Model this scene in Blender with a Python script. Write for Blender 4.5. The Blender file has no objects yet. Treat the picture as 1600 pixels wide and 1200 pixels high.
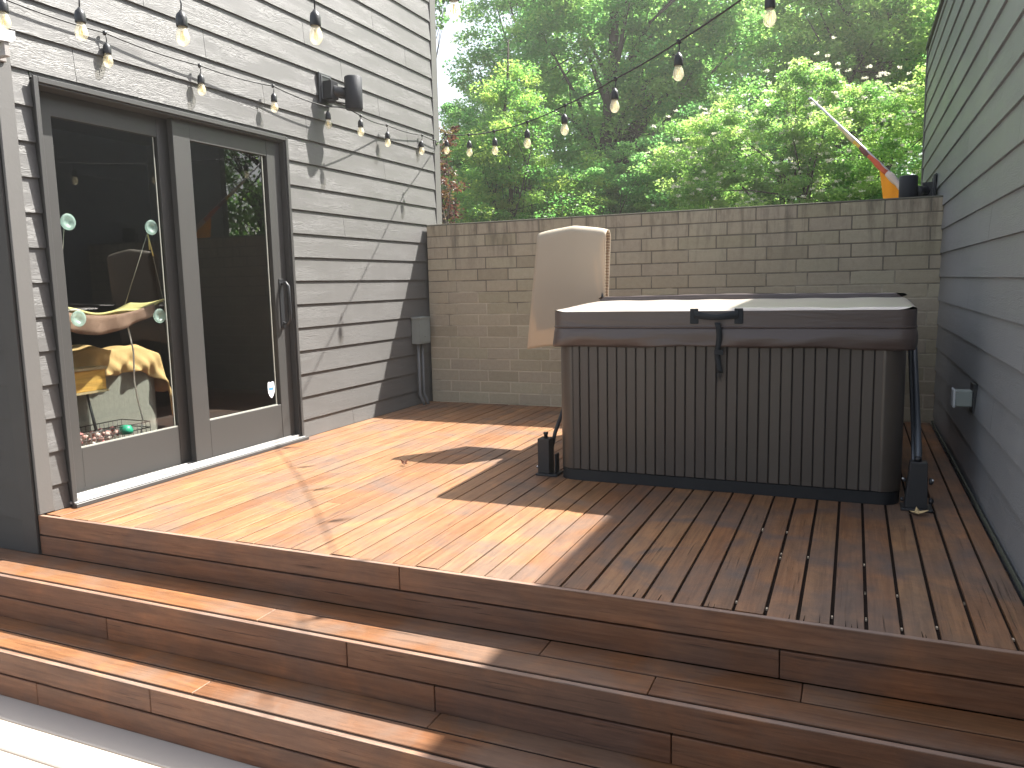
import bpy, math, random
import numpy as np
from mathutils import Vector, Matrix
random.seed(7); RNG = np.random.default_rng(11)
sc = bpy.context.scene
COL = sc.collection
V = Vector

# ------------------------------------------------------------------ mesh builder
class MB:
    def __init__(s): s.v=[]; s.f=[]; s.r=[]; s.sm=[]
    def add(s, vs, fs, rnd=None, smooth=False):
        o=len(s.v); s.v+=[tuple(v) for v in vs]; r=random.random() if rnd is None else rnd
        for f in fs: s.f.append(tuple(i+o for i in f)); s.r.append(r); s.sm.append(smooth)
    def box(s, x0,x1,y0,y1,z0,z1, rnd=None):
        vs=[(x,y,z) for z in (z0,z1) for y in (y0,y1) for x in (x0,x1)]
        s.add(vs,[(0,2,3,1),(4,5,7,6),(0,1,5,4),(2,6,7,3),(0,4,6,2),(1,3,7,5)],rnd)
    def hexa(s, lo, hi, rnd=None):   # lo, hi: 4 points each, same winding (ccw from above)
        s.add(list(lo)+list(hi),[(3,2,1,0),(4,5,6,7),(0,1,5,4),(1,2,6,5),(2,3,7,6),(3,0,4,7)],rnd)
    def tube(s, pts, r, n=8, rnd=None, cap=True):
        pts=[V(p) for p in pts]; rs=r if isinstance(r,(list,tuple)) else [r]*len(pts)
        vs=[]; up=None
        for i,p in enumerate(pts):
            d=(pts[min(i+1,len(pts)-1)]-pts[max(i-1,0)]).normalized()
            if up is None:
                up=V((0,0,1)) if abs(d.z)<.9 else V((1,0,0))
            a=(up-d*up.dot(d)).normalized(); b=d.cross(a); up=a
            for k in range(n):
                t=2*math.pi*k/n; vs.append(p+a*math.cos(t)*rs[i]+b*math.sin(t)*rs[i])
        fs=[]
        for i in range(len(pts)-1):
            for k in range(n):
                k2=(k+1)%n; fs.append((i*n+k,i*n+k2,(i+1)*n+k2,(i+1)*n+k))
        if cap: fs+= [tuple(range(n))[::-1], tuple((len(pts)-1)*n+k for k in range(n))]
        s.add(vs,fs,rnd,True)
    def lathe(s, c, prof, n=16, axis='z', rnd=None):   # prof: (radius, height)
        c=V(c); vs=[]
        for r,h in prof:
            for k in range(n):
                t=2*math.pi*k/n; x,y=r*math.cos(t),r*math.sin(t)
                vs.append(c+(V((x,y,h)) if axis=='z' else V((h,x,y)) if axis=='x' else V((y,h,x))))
        fs=[]
        for i in range(len(prof)-1):
            for k in range(n):
                k2=(k+1)%n; fs.append((i*n+k,i*n+k2,(i+1)*n+k2,(i+1)*n+k))
        if prof[0][0]>1e-4: fs.append(tuple(range(n))[::-1])
        if prof[-1][0]>1e-4: fs.append(tuple((len(prof)-1)*n+k for k in range(n)))
        s.add(vs,fs,rnd,True)
    def prism(s, poly, a, b, axis='z', rnd=None, smooth=False):   # poly of 2-tuples extruded along axis from a to b
        n=len(poly)
        def P(u,v,w): return (u,v,w) if axis=='z' else (w,u,v) if axis=='x' else (v,w,u)
        vs=[P(u,v,a) for u,v in poly]+[P(u,v,b) for u,v in poly]
        fs=[tuple(range(n))[::-1],tuple(range(n,2*n))]
        s.add(vs,fs,rnd,False)
        s.add(vs,[(k,(k+1)%n,n+(k+1)%n,n+k) for k in range(n)],rnd,smooth)
    def grid(s, fn, nu, nv, rnd=None, smooth=True):
        vs=[fn(i/nu,j/nv) for j in range(nv+1) for i in range(nu+1)]
        s.add(vs,[(j*(nu+1)+i,j*(nu+1)+i+1,(j+1)*(nu+1)+i+1,(j+1)*(nu+1)+i) for j in range(nv) for i in range(nu)],rnd,smooth)

WO={}
def worg(o): return WO.get(o.name, V((0,0,0))) if o else V((0,0,0))
def props(o,label=None,cat=None,group=None,kind=None):
    if label: o['label']=label
    if cat: o['category']=cat
    if group: o['group']=group
    if kind: o['kind']=kind
    return o
def link_mesh(name, me, m, parent, origin):
    if m: me.materials.append(m)
    o=bpy.data.objects.new(name,me); COL.objects.link(o)
    WO[o.name]=V(origin)
    if parent: o.parent=parent; o.location=V(origin)-worg(parent)
    else: o.location=V(origin)
    return o
def obj(name, mb, m, parent=None, bevel=0, origin=None, seg=1, solid=0, sub=0, **kw):
    a=np.array([tuple(v) for v in mb.v],dtype=float)
    if origin is None:
        lo,hi=a.min(0),a.max(0); origin=((lo+hi)/2); origin[2]=lo[2]
    a=a-np.array(origin)
    me=bpy.data.meshes.new(name); me.from_pydata([tuple(v) for v in a],[],mb.f)
    at=me.attributes.new('rnd','FLOAT','FACE'); at.data.foreach_set('value',np.array(mb.r,dtype=np.float32))
    me.polygons.foreach_set('use_smooth',np.array(mb.sm,dtype=bool)); me.update()
    o=link_mesh(name,me,m,parent,origin)
    if solid:
        md=o.modifiers.new('s','SOLIDIFY'); md.thickness=solid; md.offset=0
    if sub:
        md=o.modifiers.new('u','SUBSURF'); md.levels=sub; md.render_levels=sub
    if bevel:
        md=o.modifiers.new('b','BEVEL'); md.width=bevel; md.segments=seg; md.limit_method='ANGLE'; md.angle_limit=math.radians(40)
    return props(o,**kw) if kw else o
def thing(name, loc, label, cat, group=None):
    o=bpy.data.objects.new(name,None); COL.objects.link(o); o.location=loc; WO[o.name]=V(loc); o.empty_display_size=.1
    return props(o,label,cat,group)

# ------------------------------------------------------------------ materials
class NT:
    def __init__(s,name):
        m=bpy.data.materials.new(name); m.use_nodes=True; s.m=m; s.t=m.node_tree; s.t.nodes.clear()
        s.out=s.t.nodes.new('ShaderNodeOutputMaterial')
    def n(s,ty,**k):
        nd=s.t.nodes.new('ShaderNode'+ty)
        for a,b in k.items():
            if hasattr(nd,a) and a not in nd.inputs: setattr(nd,a,b)
        return nd
    def set(s,sock,val):
        if hasattr(val,'is_linked') or isinstance(val,bpy.types.NodeSocket): s.t.links.new(val,sock)
        else: sock.default_value=val
    def pos(s): return s.n('NewGeometry').outputs['Position']
    def rnd(s): a=s.n('Attribute'); a.attribute_name='rnd'; return a.outputs['Fac']
    def vmath(s,op,a,b=None):
        nd=s.n('VectorMath'); nd.operation=op; s.set(nd.inputs[0],a)
        if b is not None: s.set(nd.inputs[1],b)
        return nd.outputs[0]
    def math(s,op,a,b=None,clamp=False):
        nd=s.n('Math'); nd.operation=op; nd.use_clamp=clamp; s.set(nd.inputs[0],a)
        if b is not None: s.set(nd.inputs[1],b)
        return nd.outputs[0]
    def noise(s,vec,scale=5,detail=4,rough=.55,dist=0):
        nd=s.n('TexNoise'); s.set(nd.inputs['Vector'],vec); nd.inputs['Scale'].default_value=scale
        nd.inputs['Detail'].default_value=detail; nd.inputs['Roughness'].default_value=rough; nd.inputs['Distortion'].default_value=dist
        return nd.outputs['Fac']
    def ramp(s,fac,stops,interp='LINEAR'):
        nd=s.n('ValToRGB'); cr=nd.color_ramp; cr.interpolation=interp
        while len(cr.elements)<len(stops): cr.elements.new(.5)
        for e,(p,c) in zip(cr.elements,stops):
            e.position=p; e.color=(c,c,c,1) if isinstance(c,(int,float)) else (*c,1)
        s.set(nd.inputs[0],fac); return nd.outputs[0]
    def mix(s,fac,a,b,mode='MIX'):
        nd=s.n('Mix'); nd.data_type='RGBA'; nd.blend_type=mode
        s.set(nd.inputs[0],fac)
        for i,c in ((6,a),(7,b)):
            s.set(nd.inputs[i], (*c,1) if isinstance(c,tuple) and len(c)==3 else c)
        return nd.outputs[2]
    def bump(s,h,strength=.3,dist=.01):
        nd=s.n('Bump'); nd.inputs['Strength'].default_value=strength; nd.inputs['Distance'].default_value=dist
        s.set(nd.inputs['Height'],h); return nd.outputs[0]
    def pbr(s,col,rough=.6,spec=.5,metal=0,normal=None,**k):
        b=s.n('BsdfPrincipled'); s.set(b.inputs['Base Color'],(*col,1) if isinstance(col,tuple) and len(col)==3 else col)
        s.set(b.inputs['Roughness'],rough); b.inputs['Specular IOR Level'].default_value=spec; b.inputs['Metallic'].default_value=metal
        if normal: s.set(b.inputs['Normal'],normal)
        for a,v in k.items(): s.set(b.inputs[a.replace('_',' ')],v)
        s.t.links.new(b.outputs[0],s.out.inputs[0]); return b

def simple(name,col,rough=.5,spec=.5,metal=0,var=.12,scale=8,bump=.0,bscale=200,**k):
    n=NT(name); p=n.pos(); f=n.noise(p,scale,5)
    c=n.mix(f,tuple(x*(1-var) for x in col),tuple(min(1,x*(1+var)) for x in col))
    nm=n.bump(n.noise(p,bscale,3),bump,.002) if bump else None
    n.pbr(c,rough,spec,metal,nm,**k); return n.m

def wood(name, axis, tones, stain=.4, grey=(.10,.085,.075), rough=.55, spec=.4, fine=1.0, rings=False):
    n=NT(name); p=n.pos(); r=n.rnd()
    off=n.n('CombineXYZ'); 
    for i in range(3): n.set(off.inputs[i],n.math('MULTIPLY',r,37.0+i*11))
    q=n.vmath('ADD',p,off.outputs[0])
    sc_={'x':(2.2,45,45),'y':(45,2.2,45)}[axis]; sb={'x':(.9,9,9),'y':(9,.9,9)}[axis]
    g1=n.noise(n.vmath('MULTIPLY',q,sc_),1.3*fine,6,.65,.6)
    g2=n.noise(n.vmath('MULTIPLY',q,sb),1,4,.6,1.2)
    base=n.ramp(r,[(i/(len(tones)-1),t) for i,t in enumerate(tones)])
    c=n.mix(n.ramp(g2,[(.3,.0),(.7,1.)]),base,n.mix(1.0,base,(1.35,1.22,1.1),'MULTIPLY'))
    c=n.mix(n.ramp(g1,[(.35,.62),(.6,0.)]),c,n.mix(1.0,c,(.45,.38,.34),'MULTIPLY'))
    st=n.noise(p,2.3,6,.62,.5)
    c=n.mix(n.math('MULTIPLY',n.ramp(st,[(.46,0.),(.62,1.)]),stain),c,grey)
    oc=n.noise(n.vmath('ADD',p,(7.3,2.1,0)),3.4,5,.6,.4)
    c=n.mix(n.ramp(oc,[(.54,0.),(.70,.55)]),c,n.mix(1.0,c,(1.55,1.35,1.05),'MULTIPLY'))
    mo=n.noise(n.vmath('MULTIPLY',p,{'x':(1.5,5,5),'y':(5,1.5,5)}[axis]),5,5,.7)
    c=n.mix(n.ramp(mo,[(.45,0.),(.62,.35)]),c,n.mix(1.0,c,(.62,.6,.62),'MULTIPLY'))
    if rings:   # faint worn circles left by planters on the deck
        for (cx,cy,rr,w) in ((2.98,.62,.33,.05),(3.42,.55,.30,.05),(3.02,.35,.22,.03),(3.62,.95,.38,.06)):
            d=n.n('VectorMath'); d.operation='DISTANCE'; n.set(d.inputs[0],n.vmath('MULTIPLY',p,(1,1,0))); d.inputs[1].default_value=(cx,cy,0)
            e=n.math('ABSOLUTE',n.math('SUBTRACT',d.outputs['Value'],rr)); e=n.math('SUBTRACT',1.0,n.math('DIVIDE',e,w),True)
            e=n.math('MULTIPLY',e,n.ramp(n.noise(p,5,4),[(.4,0.),(.6,.55)]))
            c=n.mix(e,c,(.085,.08,.085))
    ck=n.noise(n.vmath('MULTIPLY',q,{'x':(3.0,150,150),'y':(150,3.0,150)}[axis]),1.0,3,.6,.3)
    ckm=n.math('MULTIPLY',n.ramp(ck,[(.62,0.),(.68,1.)]),n.ramp(n.noise(p,3.1,3),[(.42,0.),(.62,.9)]))
    c=n.mix(ckm,c,n.mix(1.0,c,(.28,.24,.22),'MULTIPLY'))
    fl=n.noise(p,160,3,.7); c=n.mix(n.math('MULTIPLY',n.ramp(fl,[(.66,0.),(.72,1.)]),.35),c,n.mix(1.0,c,(1.9,1.8,1.7),'MULTIPLY'))
    h=n.math('ADD',n.math('MULTIPLY',n.math('SUBTRACT',g1,ckm),.8),n.math('MULTIPLY',n.noise(p,60,3),.3))
    n.pbr(c,n.ramp(st,[(.3,rough-.1),(.7,rough+.15)]),spec,0,n.bump(h,.55,.0025)); return n.m

def siding_mat(name,col,spec=.5,rough=.5):
    n=NT(name); p=n.pos(); r=n.rnd()
    off=n.n('CombineXYZ'); n.set(off.inputs[1],n.math('MULTIPLY',r,41.0)); n.set(off.inputs[2],n.math('MULTIPLY',r,17.0))
    q=n.vmath('MULTIPLY',n.vmath('ADD',p,off.outputs[0]),(0,2.6,34))
    w=n.noise(q,1.0,2,.5,2.2)
    h=n.math('FRACT',n.math('MULTIPLY',w,9.0)); h=n.math('ABSOLUTE',n.math('SUBTRACT',h,.5))
    msk=n.ramp(n.noise(n.vmath('MULTIPLY',p,(1,1.1,6)),1.6,2),[(.38,.1),(.6,1.)])
    fine=n.noise(n.vmath('MULTIPLY',p,(1,6,160)),1.5,3)
    hh=n.math('ADD',n.math('MULTIPLY',n.math('MULTIPLY',h,msk),2.0),n.math('MULTIPLY',fine,.5))
    base=n.mix(r,tuple(c*.95 for c in col),tuple(c*1.06 for c in col))
    d=n.noise(p,1.7,5); base=n.mix(n.ramp(d,[(.4,0.),(.75,.22)]),base,tuple(c*1.35 for c in col))
    v=n.noise(n.vmath('MULTIPLY',p,(3,9,1.2)),1.2,5,.6); base=n.mix(n.ramp(v,[(.55,0.),(.8,.2)]),base,tuple(c*1.5+.01 for c in col))
    n.pbr(base,rough,spec,0,n.bump(hh,.5,.0022)); return n.m

PAINT=(.106,.103,.100)
M={}
M['siding']=siding_mat('painted_siding',PAINT)
M['siding_r']=siding_mat('painted_siding_neighbour',(.225,.232,.240),.5,.42)
M['trim']=simple('painted_trim',(.110,.106,.102),.5,.5,var=.06,scale=3,bump=.25,bscale=90)
M['trim_dark']=simple('dark_painted_trim',(.05,.048,.05),.5,.4,var=.1,scale=4)
M['front']=simple('dark_brown_front',(.05,.047,.045),.7,.25,var=.12,scale=5,bump=.2,bscale=120)  # darker tone than the side wall siding
M['door']=simple('door_paint',(.052,.051,.050),.42,.45,var=.07,scale=3,bump=.08,bscale=260)
M['alu']=simple('aluminium_track',(.36,.35,.34),.4,.5,.2,var=.12,scale=20)
M['black']=simple('black_plastic',(.02,.021,.024),.42,.5,var=.2,scale=20,bump=.1)
M['speaker']=simple('speaker_grille',(.022,.024,.03),.6,.35,var=.1,scale=10,bump=.5,bscale=600)
M['cable']=simple('black_cable',(.018,.018,.018),.5,.5)
M['whitecable']=simple('white_cable',(.72,.70,.66),.5,.5)
M['deck']=wood('deck_wood','y',[(.195,.096,.047),(.265,.146,.073),(.215,.108,.054),(.29,.167,.086),(.23,.119,.060),(.265,.15,.078)],.6,(.120,.095,.082),.5,.45,rings=True)
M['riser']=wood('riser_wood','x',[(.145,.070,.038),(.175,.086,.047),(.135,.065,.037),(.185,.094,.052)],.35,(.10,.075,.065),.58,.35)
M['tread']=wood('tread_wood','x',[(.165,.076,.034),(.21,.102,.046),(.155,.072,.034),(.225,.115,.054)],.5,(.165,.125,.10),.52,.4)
M['composite']=simple('grey_composite_boards',(.46,.415,.37),.55,.4,var=.1,scale=3,bump=.2,bscale=120)
M['edge_sheen']=wood('board_edge_sheen','x',[(.235,.15,.11),(.28,.185,.14)],.4,(.22,.17,.14),.45,.6)  # paler wood tone that carries the sky sheen of the board edges
M['gap_dark']=simple('grime_and_gap_shade',(.022,.015,.012),.95,.1,var=.5,scale=30)
M['under']=simple('dark_underside',(.012,.01,.01),.9,.1)
M['joist']=simple('pale_joist',(.10,.07,.045),.8,.2)

def block_material():
    n=NT('tan_blocks'); p=n.pos(); r=n.rnd()
    c=n.ramp(r,[(0,(.38,.33,.24)),(.3,(.46,.40,.295)),(.6,(.43,.37,.285)),(.85,(.47,.42,.31)),(1,(.40,.355,.25))])
    f=n.noise(p,28,6,.7); c=n.mix(n.ramp(f,[(.35,.35),(.65,0.)]),c,n.mix(1.0,c,(.7,.68,.66),'MULTIPLY'))
    # water streaks running down from the top of the wall
    sp=n.n('SeparateXYZ'); n.set(sp.inputs[0],p)
    top=n.math('MULTIPLY',n.math('SUBTRACT',sp.outputs[2],1.05),1.9,True)
    s=n.noise(n.vmath('MULTIPLY',p,(9,9,1.3)),1.4,6,.7,.3)
    m=n.math('MULTIPLY',n.ramp(s,[(.48,0.),(.66,1.)]),top)
    c=n.mix(n.math('MULTIPLY',m,.75),c,(.13,.115,.09))
    n.pbr(c,.9,.2,0,n.bump(n.math('ADD',n.noise(p,150,4,.7),n.noise(p,22,3)),.7,.004)); return n.m
M['block']=block_material()
def mortar_material():
    n=NT('weathered_mortar'); p=n.pos(); sp=n.n('SeparateXYZ'); n.set(sp.inputs[0],p)
    f=n.noise(p,2.6,5,.65); top=n.math('MULTIPLY',n.math('SUBTRACT',sp.outputs[2],.75),.55,True)
    c=n.mix(n.ramp(n.math('ADD',f,top),[(.50,0.),(.72,1.)]),(.54,.48,.37),(.19,.17,.135))
    n.pbr(c,.95,.1,0,n.bump(n.noise(p,150,4),.4,.002)); return n.m
M['mortar']=mortar_material()
M['coping']=simple('mossy_coping',(.17,.165,.13),.85,.2,var=.3,scale=9,bump=.6,bscale=80)

def slat_material():
    n=NT('brown_cabinet_slats'); p=n.pos()
    g=n.noise(n.vmath('MULTIPLY',p,(60,60,3)),1.2,5,.6,.5); d=n.noise(p,2.2,4)
    c=n.mix(n.rnd(),(.064,.052,.042),(.080,.066,.053)); c=n.mix(n.ramp(d,[(.4,0.),(.7,.3)]),c,(.07,.055,.05))
    sp=n.n('SeparateXYZ'); n.set(sp.inputs[0],p)
    n.pbr(c,.5,.5,0,n.bump(g,.25,.0015)); return n.m
M['slat']=slat_material()
M['tubdark']=simple('dark_tub_base',(.016,.017,.019),.55,.4,var=.15)
def vinyl(name,col,wr=.35,rough=.42,spec=.6):
    n=NT(name); p=n.pos()
    w=n.noise(n.vmath('MULTIPLY',p,(2.2,2.2,16)),1.0,3,.5,1.0); f=n.noise(p,420,2)
    h=n.math('ADD',n.math('MULTIPLY',w,wr*6),n.math('MULTIPLY',f,.12))
    c=n.mix(n.noise(p,3,4),tuple(x*.85 for x in col),tuple(x*1.15 for x in col))
    n.pbr(c,rough,spec,0,n.bump(h,.5,.006)); return n.m
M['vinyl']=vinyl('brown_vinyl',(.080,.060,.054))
M['vinyl_top']=vinyl('sky_sheen_vinyl_top',(.40,.355,.31),.1,.32,.9)  # brown vinyl painted pale to carry the grazing sky reflection
M['strap']=simple('black_webbing',(.02,.024,.028),.7,.3,bump=.5,bscale=500)
M['steel']=simple('bright_steel',(.6,.6,.6),.25,.5,1.0,var=.05)
M['greybox']=simple('grey_green_enamel',(.25,.28,.265),.45,.5,var=.1,scale=9)
M['conduit']=simple('grey_conduit',(.16,.165,.17),.5,.4)
M['outlet']=simple('pale_outlet_plastic',(.62,.64,.66),.4,.5,var=.06)
def mat_cloth():
    n=NT('beige_mat'); p=n.pos(); f=n.noise(p,6,4)
    c=n.mix(f,(.47,.415,.33),(.52,.465,.375))
    b=n.pbr(c,.6,.3,0,n.bump(n.noise(p,300,2),.2,.001))
    t=n.n('BsdfTranslucent'); t.inputs[0].default_value=(.75,.55,.36,1); m=n.n('MixShader'); m.inputs[0].default_value=.22
    n.t.links.new(b.outputs[0],m.inputs[1]); n.t.links.new(t.outputs[0],m.inputs[2]); n.t.links.new(m.outputs[0],n.out.inputs[0]); return n.m
M['mat']=mat_cloth()

def glass_mat(name,tint=(.93,.95,.94),ior=1.62,rough=0.0,bodyfac=0.0,body=(1,1,1)):
    n=NT(name); tr=n.n('BsdfTransparent'); tr.inputs[0].default_value=(*tint,1)
    gl=n.n('BsdfGlossy'); gl.inputs['Roughness'].default_value=rough; gl.inputs[0].default_value=(1,1,1,1)
    fr=n.n('Fresnel'); fr.inputs[0].default_value=ior; m=n.n('MixShader')
    bf=n.n('NewGeometry').outputs['Backfacing']; n.t.links.new(n.math('MULTIPLY',fr.outputs[0],n.math('SUBTRACT',1.0,bf)),m.inputs[0]); src=tr.outputs[0]
    if bodyfac:
        df=n.n('BsdfDiffuse'); df.inputs[0].default_value=(*body,1); tl=n.n('BsdfTranslucent'); tl.inputs[0].default_value=(*body,1)
        a=n.n('AddShader'); n.t.links.new(df.outputs[0],a.inputs[0]); n.t.links.new(tl.outputs[0],a.inputs[1])
        m2=n.n('MixShader'); m2.inputs[0].default_value=bodyfac
        n.t.links.new(tr.outputs[0],m2.inputs[1]); n.t.links.new(a.outputs[0],m2.inputs[2]); src=m2.outputs[0]
    n.t.links.new(src,m.inputs[1]); n.t.links.new(gl.outputs[0],m.inputs[2]); n.t.links.new(m.outputs[0],n.out.inputs[0]); return n.m
M['glass']=glass_mat('door_glass',(.88,.89,.875),1.7)
M['bulbglass']=glass_mat('bulb_glass',(.95,.94,.90),1.5,.02,.16,(.95,.88,.66))
M['cup']=glass_mat('suction_cup_plastic',(.75,.85,.83),1.6,.1,.35,(.55,.68,.66))
M['filament']=simple('amber_filament',(.85,.62,.22),.5,.3)

# ------------------------------------------------------------------ constants of the place
W=4.10; D=3.82; PITCH=.163
DY0,DY1,DZ1=.172,1.948,2.048    # sliding door opening

# ------------------------------------------------------------------ structures
g=MB(); g.box(-32,32,-12,44,-1.25,-.75); obj('ground',g,simple('earth_and_leaf_litter',(.07,.075,.035),.95,.1,var=.5,scale=3,bump=.5,bscale=20),kind='structure')

# lower deck of grey composite boards
ld=thing('lower_deck',(1,-2.2,-.75),'pale grey composite board deck at the foot of the wooden steps','deck')
b=MB(); y=-.492
while y>-4.5:
    b.box(-3.2,W,y-.131,y,-.60,-.57); y-=.138
obj('deck_boards',b,M['composite'],ld,bevel=.004)
b=MB(); b.box(-3.2,W,-4.6,-.49,-.68,-.62); obj('joist_frame',b,M['under'],ld)

# steps
st=thing('deck_steps',(1,-.27,-.57),'two broad wooden steps leading up to the brown timber deck','steps')
XL=-3.2
def split(x0,x1,joints):
    xs=[x0]+sorted(j for j in joints if x0+.15<j<x1-.15)+[x1]
    return [(xs[i]+(.0015 if i else 0),xs[i+1]-.0015) for i in range(len(xs)-1)]
def riser(parent,y,z1,z0,ja,jb,name='riser'):
    b=MB(); zm=(z0+z1)/2
    for (a,c) in split(XL if y<0 else -.0,W,ja): b.box(a,c,y,y+.02,zm+.0035,z1)
    for (a,c) in split(XL if y<0 else -.0,W,jb): b.box(a,c,y,y+.02,z0,zm-.0035)
    obj(name,b,M['riser'],parent,bevel=.0025)
    b=MB(); b.box(XL if y<0 else .0,W,y+.0008,y+.0192,z1-.001,z1+.0016); obj('sheen_strip',b,M['edge_sheen'],parent,bevel=.0006)  # thin pale strip paints the sky sheen along the top edge
    b=MB(); b.box(XL if y<0 else 0,W,y+.021,y+.03,z0,z1-.03); obj('riser_backing',b,M['under'],parent)
def tread(y0,y1,z,j1,j2):
    b=MB(); w=(y1-y0-.029)/2
    b1=y0+.016
    for (a,c) in split(XL,W,j1): b.box(a,c,b1,b1+w,z-.024,z)
    for (a,c) in split(XL,W,j2): b.box(a,c,b1+w+.010,y1-.003,z-.024,z-.0006)
    obj('tread',b,M['tread'],st,bevel=.002)
    b=MB(); b.box(XL,W,y0+.0005,b1-.0005,z-.022,z-.005); b.box(XL,W,b1+w+.0005,b1+w+.0095,z-.022,z-.004); obj('groove_dark_fill',b,M['gap_dark'],st)  # dark fill paints the groove shade along with packed dirt
    b=MB(); b.box(XL,W,y0+.004,y1,z-.06,z-.027); obj('tread_backing',b,M['under'],st)
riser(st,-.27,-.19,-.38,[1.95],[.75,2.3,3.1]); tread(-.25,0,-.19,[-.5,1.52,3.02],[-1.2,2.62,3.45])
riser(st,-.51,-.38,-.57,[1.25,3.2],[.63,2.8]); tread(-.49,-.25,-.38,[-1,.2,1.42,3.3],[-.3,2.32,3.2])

# timber deck
dk=thing('timber_deck',(2,1.9,-.19),'reddish brown hardwood deck laid between the grey sided walls','deck')
b=MB(); edges=[4.013-.0975*k for k in range(0,42)]; edges=[e for e in edges if e>.03]
xs=sorted(edges+[W-.012,.004])
for i in range(len(xs)-1):
    x0,x1=xs[i],xs[i+1]; gr=.005 if x1>2.6 else .0040; gl=.005 if x0>2.6 else .0040
    if 3.3<x1<3.95: gr=.0058
    if 3.3<x0<3.95: gl=.0058
    dz=random.uniform(-.0014,.0010); yj=random.uniform(.6,3.4)
    ys=.0245+(random.random()**4)*.012
    tilt=random.uniform(-.0006,.0006)
    for (a,c) in ([(ys,yj-.001),(yj+.001,D)] if random.random()<.55 else [(ys,D)]):
        lo=[(x0+gl,a,-.024),(x1-gr,a,-.024),(x1-gr,c,-.024),(x0+gl,c,-.024)]
        hi=[(x0+gl,a,dz+tilt),(x1-gr,a,dz-tilt),(x1-gr,c,dz-tilt),(x0+gl,c,dz+tilt)]
        b.hexa(lo,hi)
obj('deck_boards',b,M['deck'],dk,bevel=.0007)
b=MB(); b.box(.004,W-.012,.026,D-.002,-.016,-.0095); obj('groove_dark_fill',b,M['gap_dark'],dk)  # dark sheet between the boards paints the shade of the gaps
b=MB()
for k in range(15):
    i=random.randrange(0,12); x=edges[i]-random.uniform(.02,.08); l=random.uniform(.02,.075)
    b.prism([(x-.0011,.027),(x+.0011,.027),(x+random.uniform(-.002,.002),.027+l)],-.002,.0016)
obj('end_cracks',b,M['gap_dark'],dk,kind='stuff')
b=MB(); y=.02
while y<3.8: b.box(0,W,y,y+.038,-.11,-.026); y+=.36
obj('joist',b,M['joist'],dk)
b=MB(); b.box(0,W,.03,D,-.16,-.12); obj('underside',b,M['under'],dk)
b=MB()
for k in range(20):
    e=edges[random.randrange(0,9)]; y=random.choice([.1,.36,.62,.9])+random.uniform(-.03,.03)
    b.box(e-.0028,e+.0028,y,y+.012,-.02,-.004)
obj('spacer_chips',b,simple('pale_spacers',(.6,.5,.38),.7,.2),dk,kind='stuff')
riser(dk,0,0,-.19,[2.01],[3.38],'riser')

# ------------------------------------------------------------------ house on the left
hs=thing('house',(-2,2,-.75),'house on the left in warm grey lap siding with sliding glass door','house')
def lap(mb,xf,sgn,y0,y1,z0,z1,joints=(),lip=.0145):
    """one lap board on plane x=xf facing sgn*x"""
    for (a,c) in split(y0,y1,joints):
        xo=xf+sgn*lip; xi=xf+sgn*.0015; xb=xf-sgn*.012
        lo=[(xb,a,z0),(xo,a,z0),(xo,c,z0),(xb,c,z0)]; hi=[(xb,a,z1),(xi,a,z1),(xi,c,z1),(xb,c,z1)]
        if sgn<0: lo=lo[::-1]; hi=hi[::-1]
        mb.hexa(lo,hi)
b=MB(); z=-.033; k=0
YE=4.045
while z<6:
    z1=z+PITCH-.001
    jo=[y for y in ((.9+1.37*k)%3.66,(2.7+1.37*k)%3.66) if .2<y<3.9] if z>2.0 else [y for y in [((2.3+.8*k)%1.8)+2.1] if k%3==0]
    zz=max(z,.004)
    if z>DZ1: lap(b,0,1,.078,YE,zz,z1,jo)
    elif z1>DZ1+.01:   # course cut by the head of the door
        lap(b,0,1,.078,DY0-.004,zz,z1); lap(b,0,1,DY1+.004,YE,zz,z1,jo)
        b.box(-.012,.003,DY0,DY1,DZ1+.012,z1)
    else:
        lap(b,0,1,.078,DY0-.004,zz,z1); lap(b,0,1,DY1+.004,YE,zz,z1,jo)
    z+=PITCH; k+=1
obj('siding',b,M['siding'],hs)
for (a,c,zb) in ((.0,.077,.006),(YE+.002,YE+.105,-.7)):
    b=MB(); b.box(-.0,.016,a,c,zb,6.0); obj('corner_board',b,M['trim'],hs,bevel=.002)
b=MB(); b.box(-.10,-.0015,-.014,-.0005,-.187,6.0); obj('corner_board',b,M['front'],hs,bevel=.002)
# front facing (camera side) siding of the house, in the darker tone
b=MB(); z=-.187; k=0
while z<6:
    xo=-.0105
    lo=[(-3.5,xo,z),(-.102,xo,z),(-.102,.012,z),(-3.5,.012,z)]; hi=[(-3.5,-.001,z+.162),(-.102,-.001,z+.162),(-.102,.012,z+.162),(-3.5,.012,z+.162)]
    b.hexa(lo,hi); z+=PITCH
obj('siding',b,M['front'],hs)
# wall core with the door opening
b=MB()
def core(y0,y1,z0,z1): b.box(-.125,-.013,y0,y1,z0,z1)
core(.014,DY0-.0,-.7,6); core(DY1,YE+.1,-.7,6); core(DY0,DY1,DZ1,6); core(DY0,DY1,-.7,.012)
b.box(-3.5,-.126,.014,.12,-.7,6); b.box(-3.5,-.126,YE-.0,YE+.1,-.7,6); b.box(-3.62,-3.5,.014,YE+.1,-.7,6); b.box(-3.62,0,.014,YE+.1,6.001,6.1)
obj('wall',b,M['trim_dark'],hs)
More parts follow.
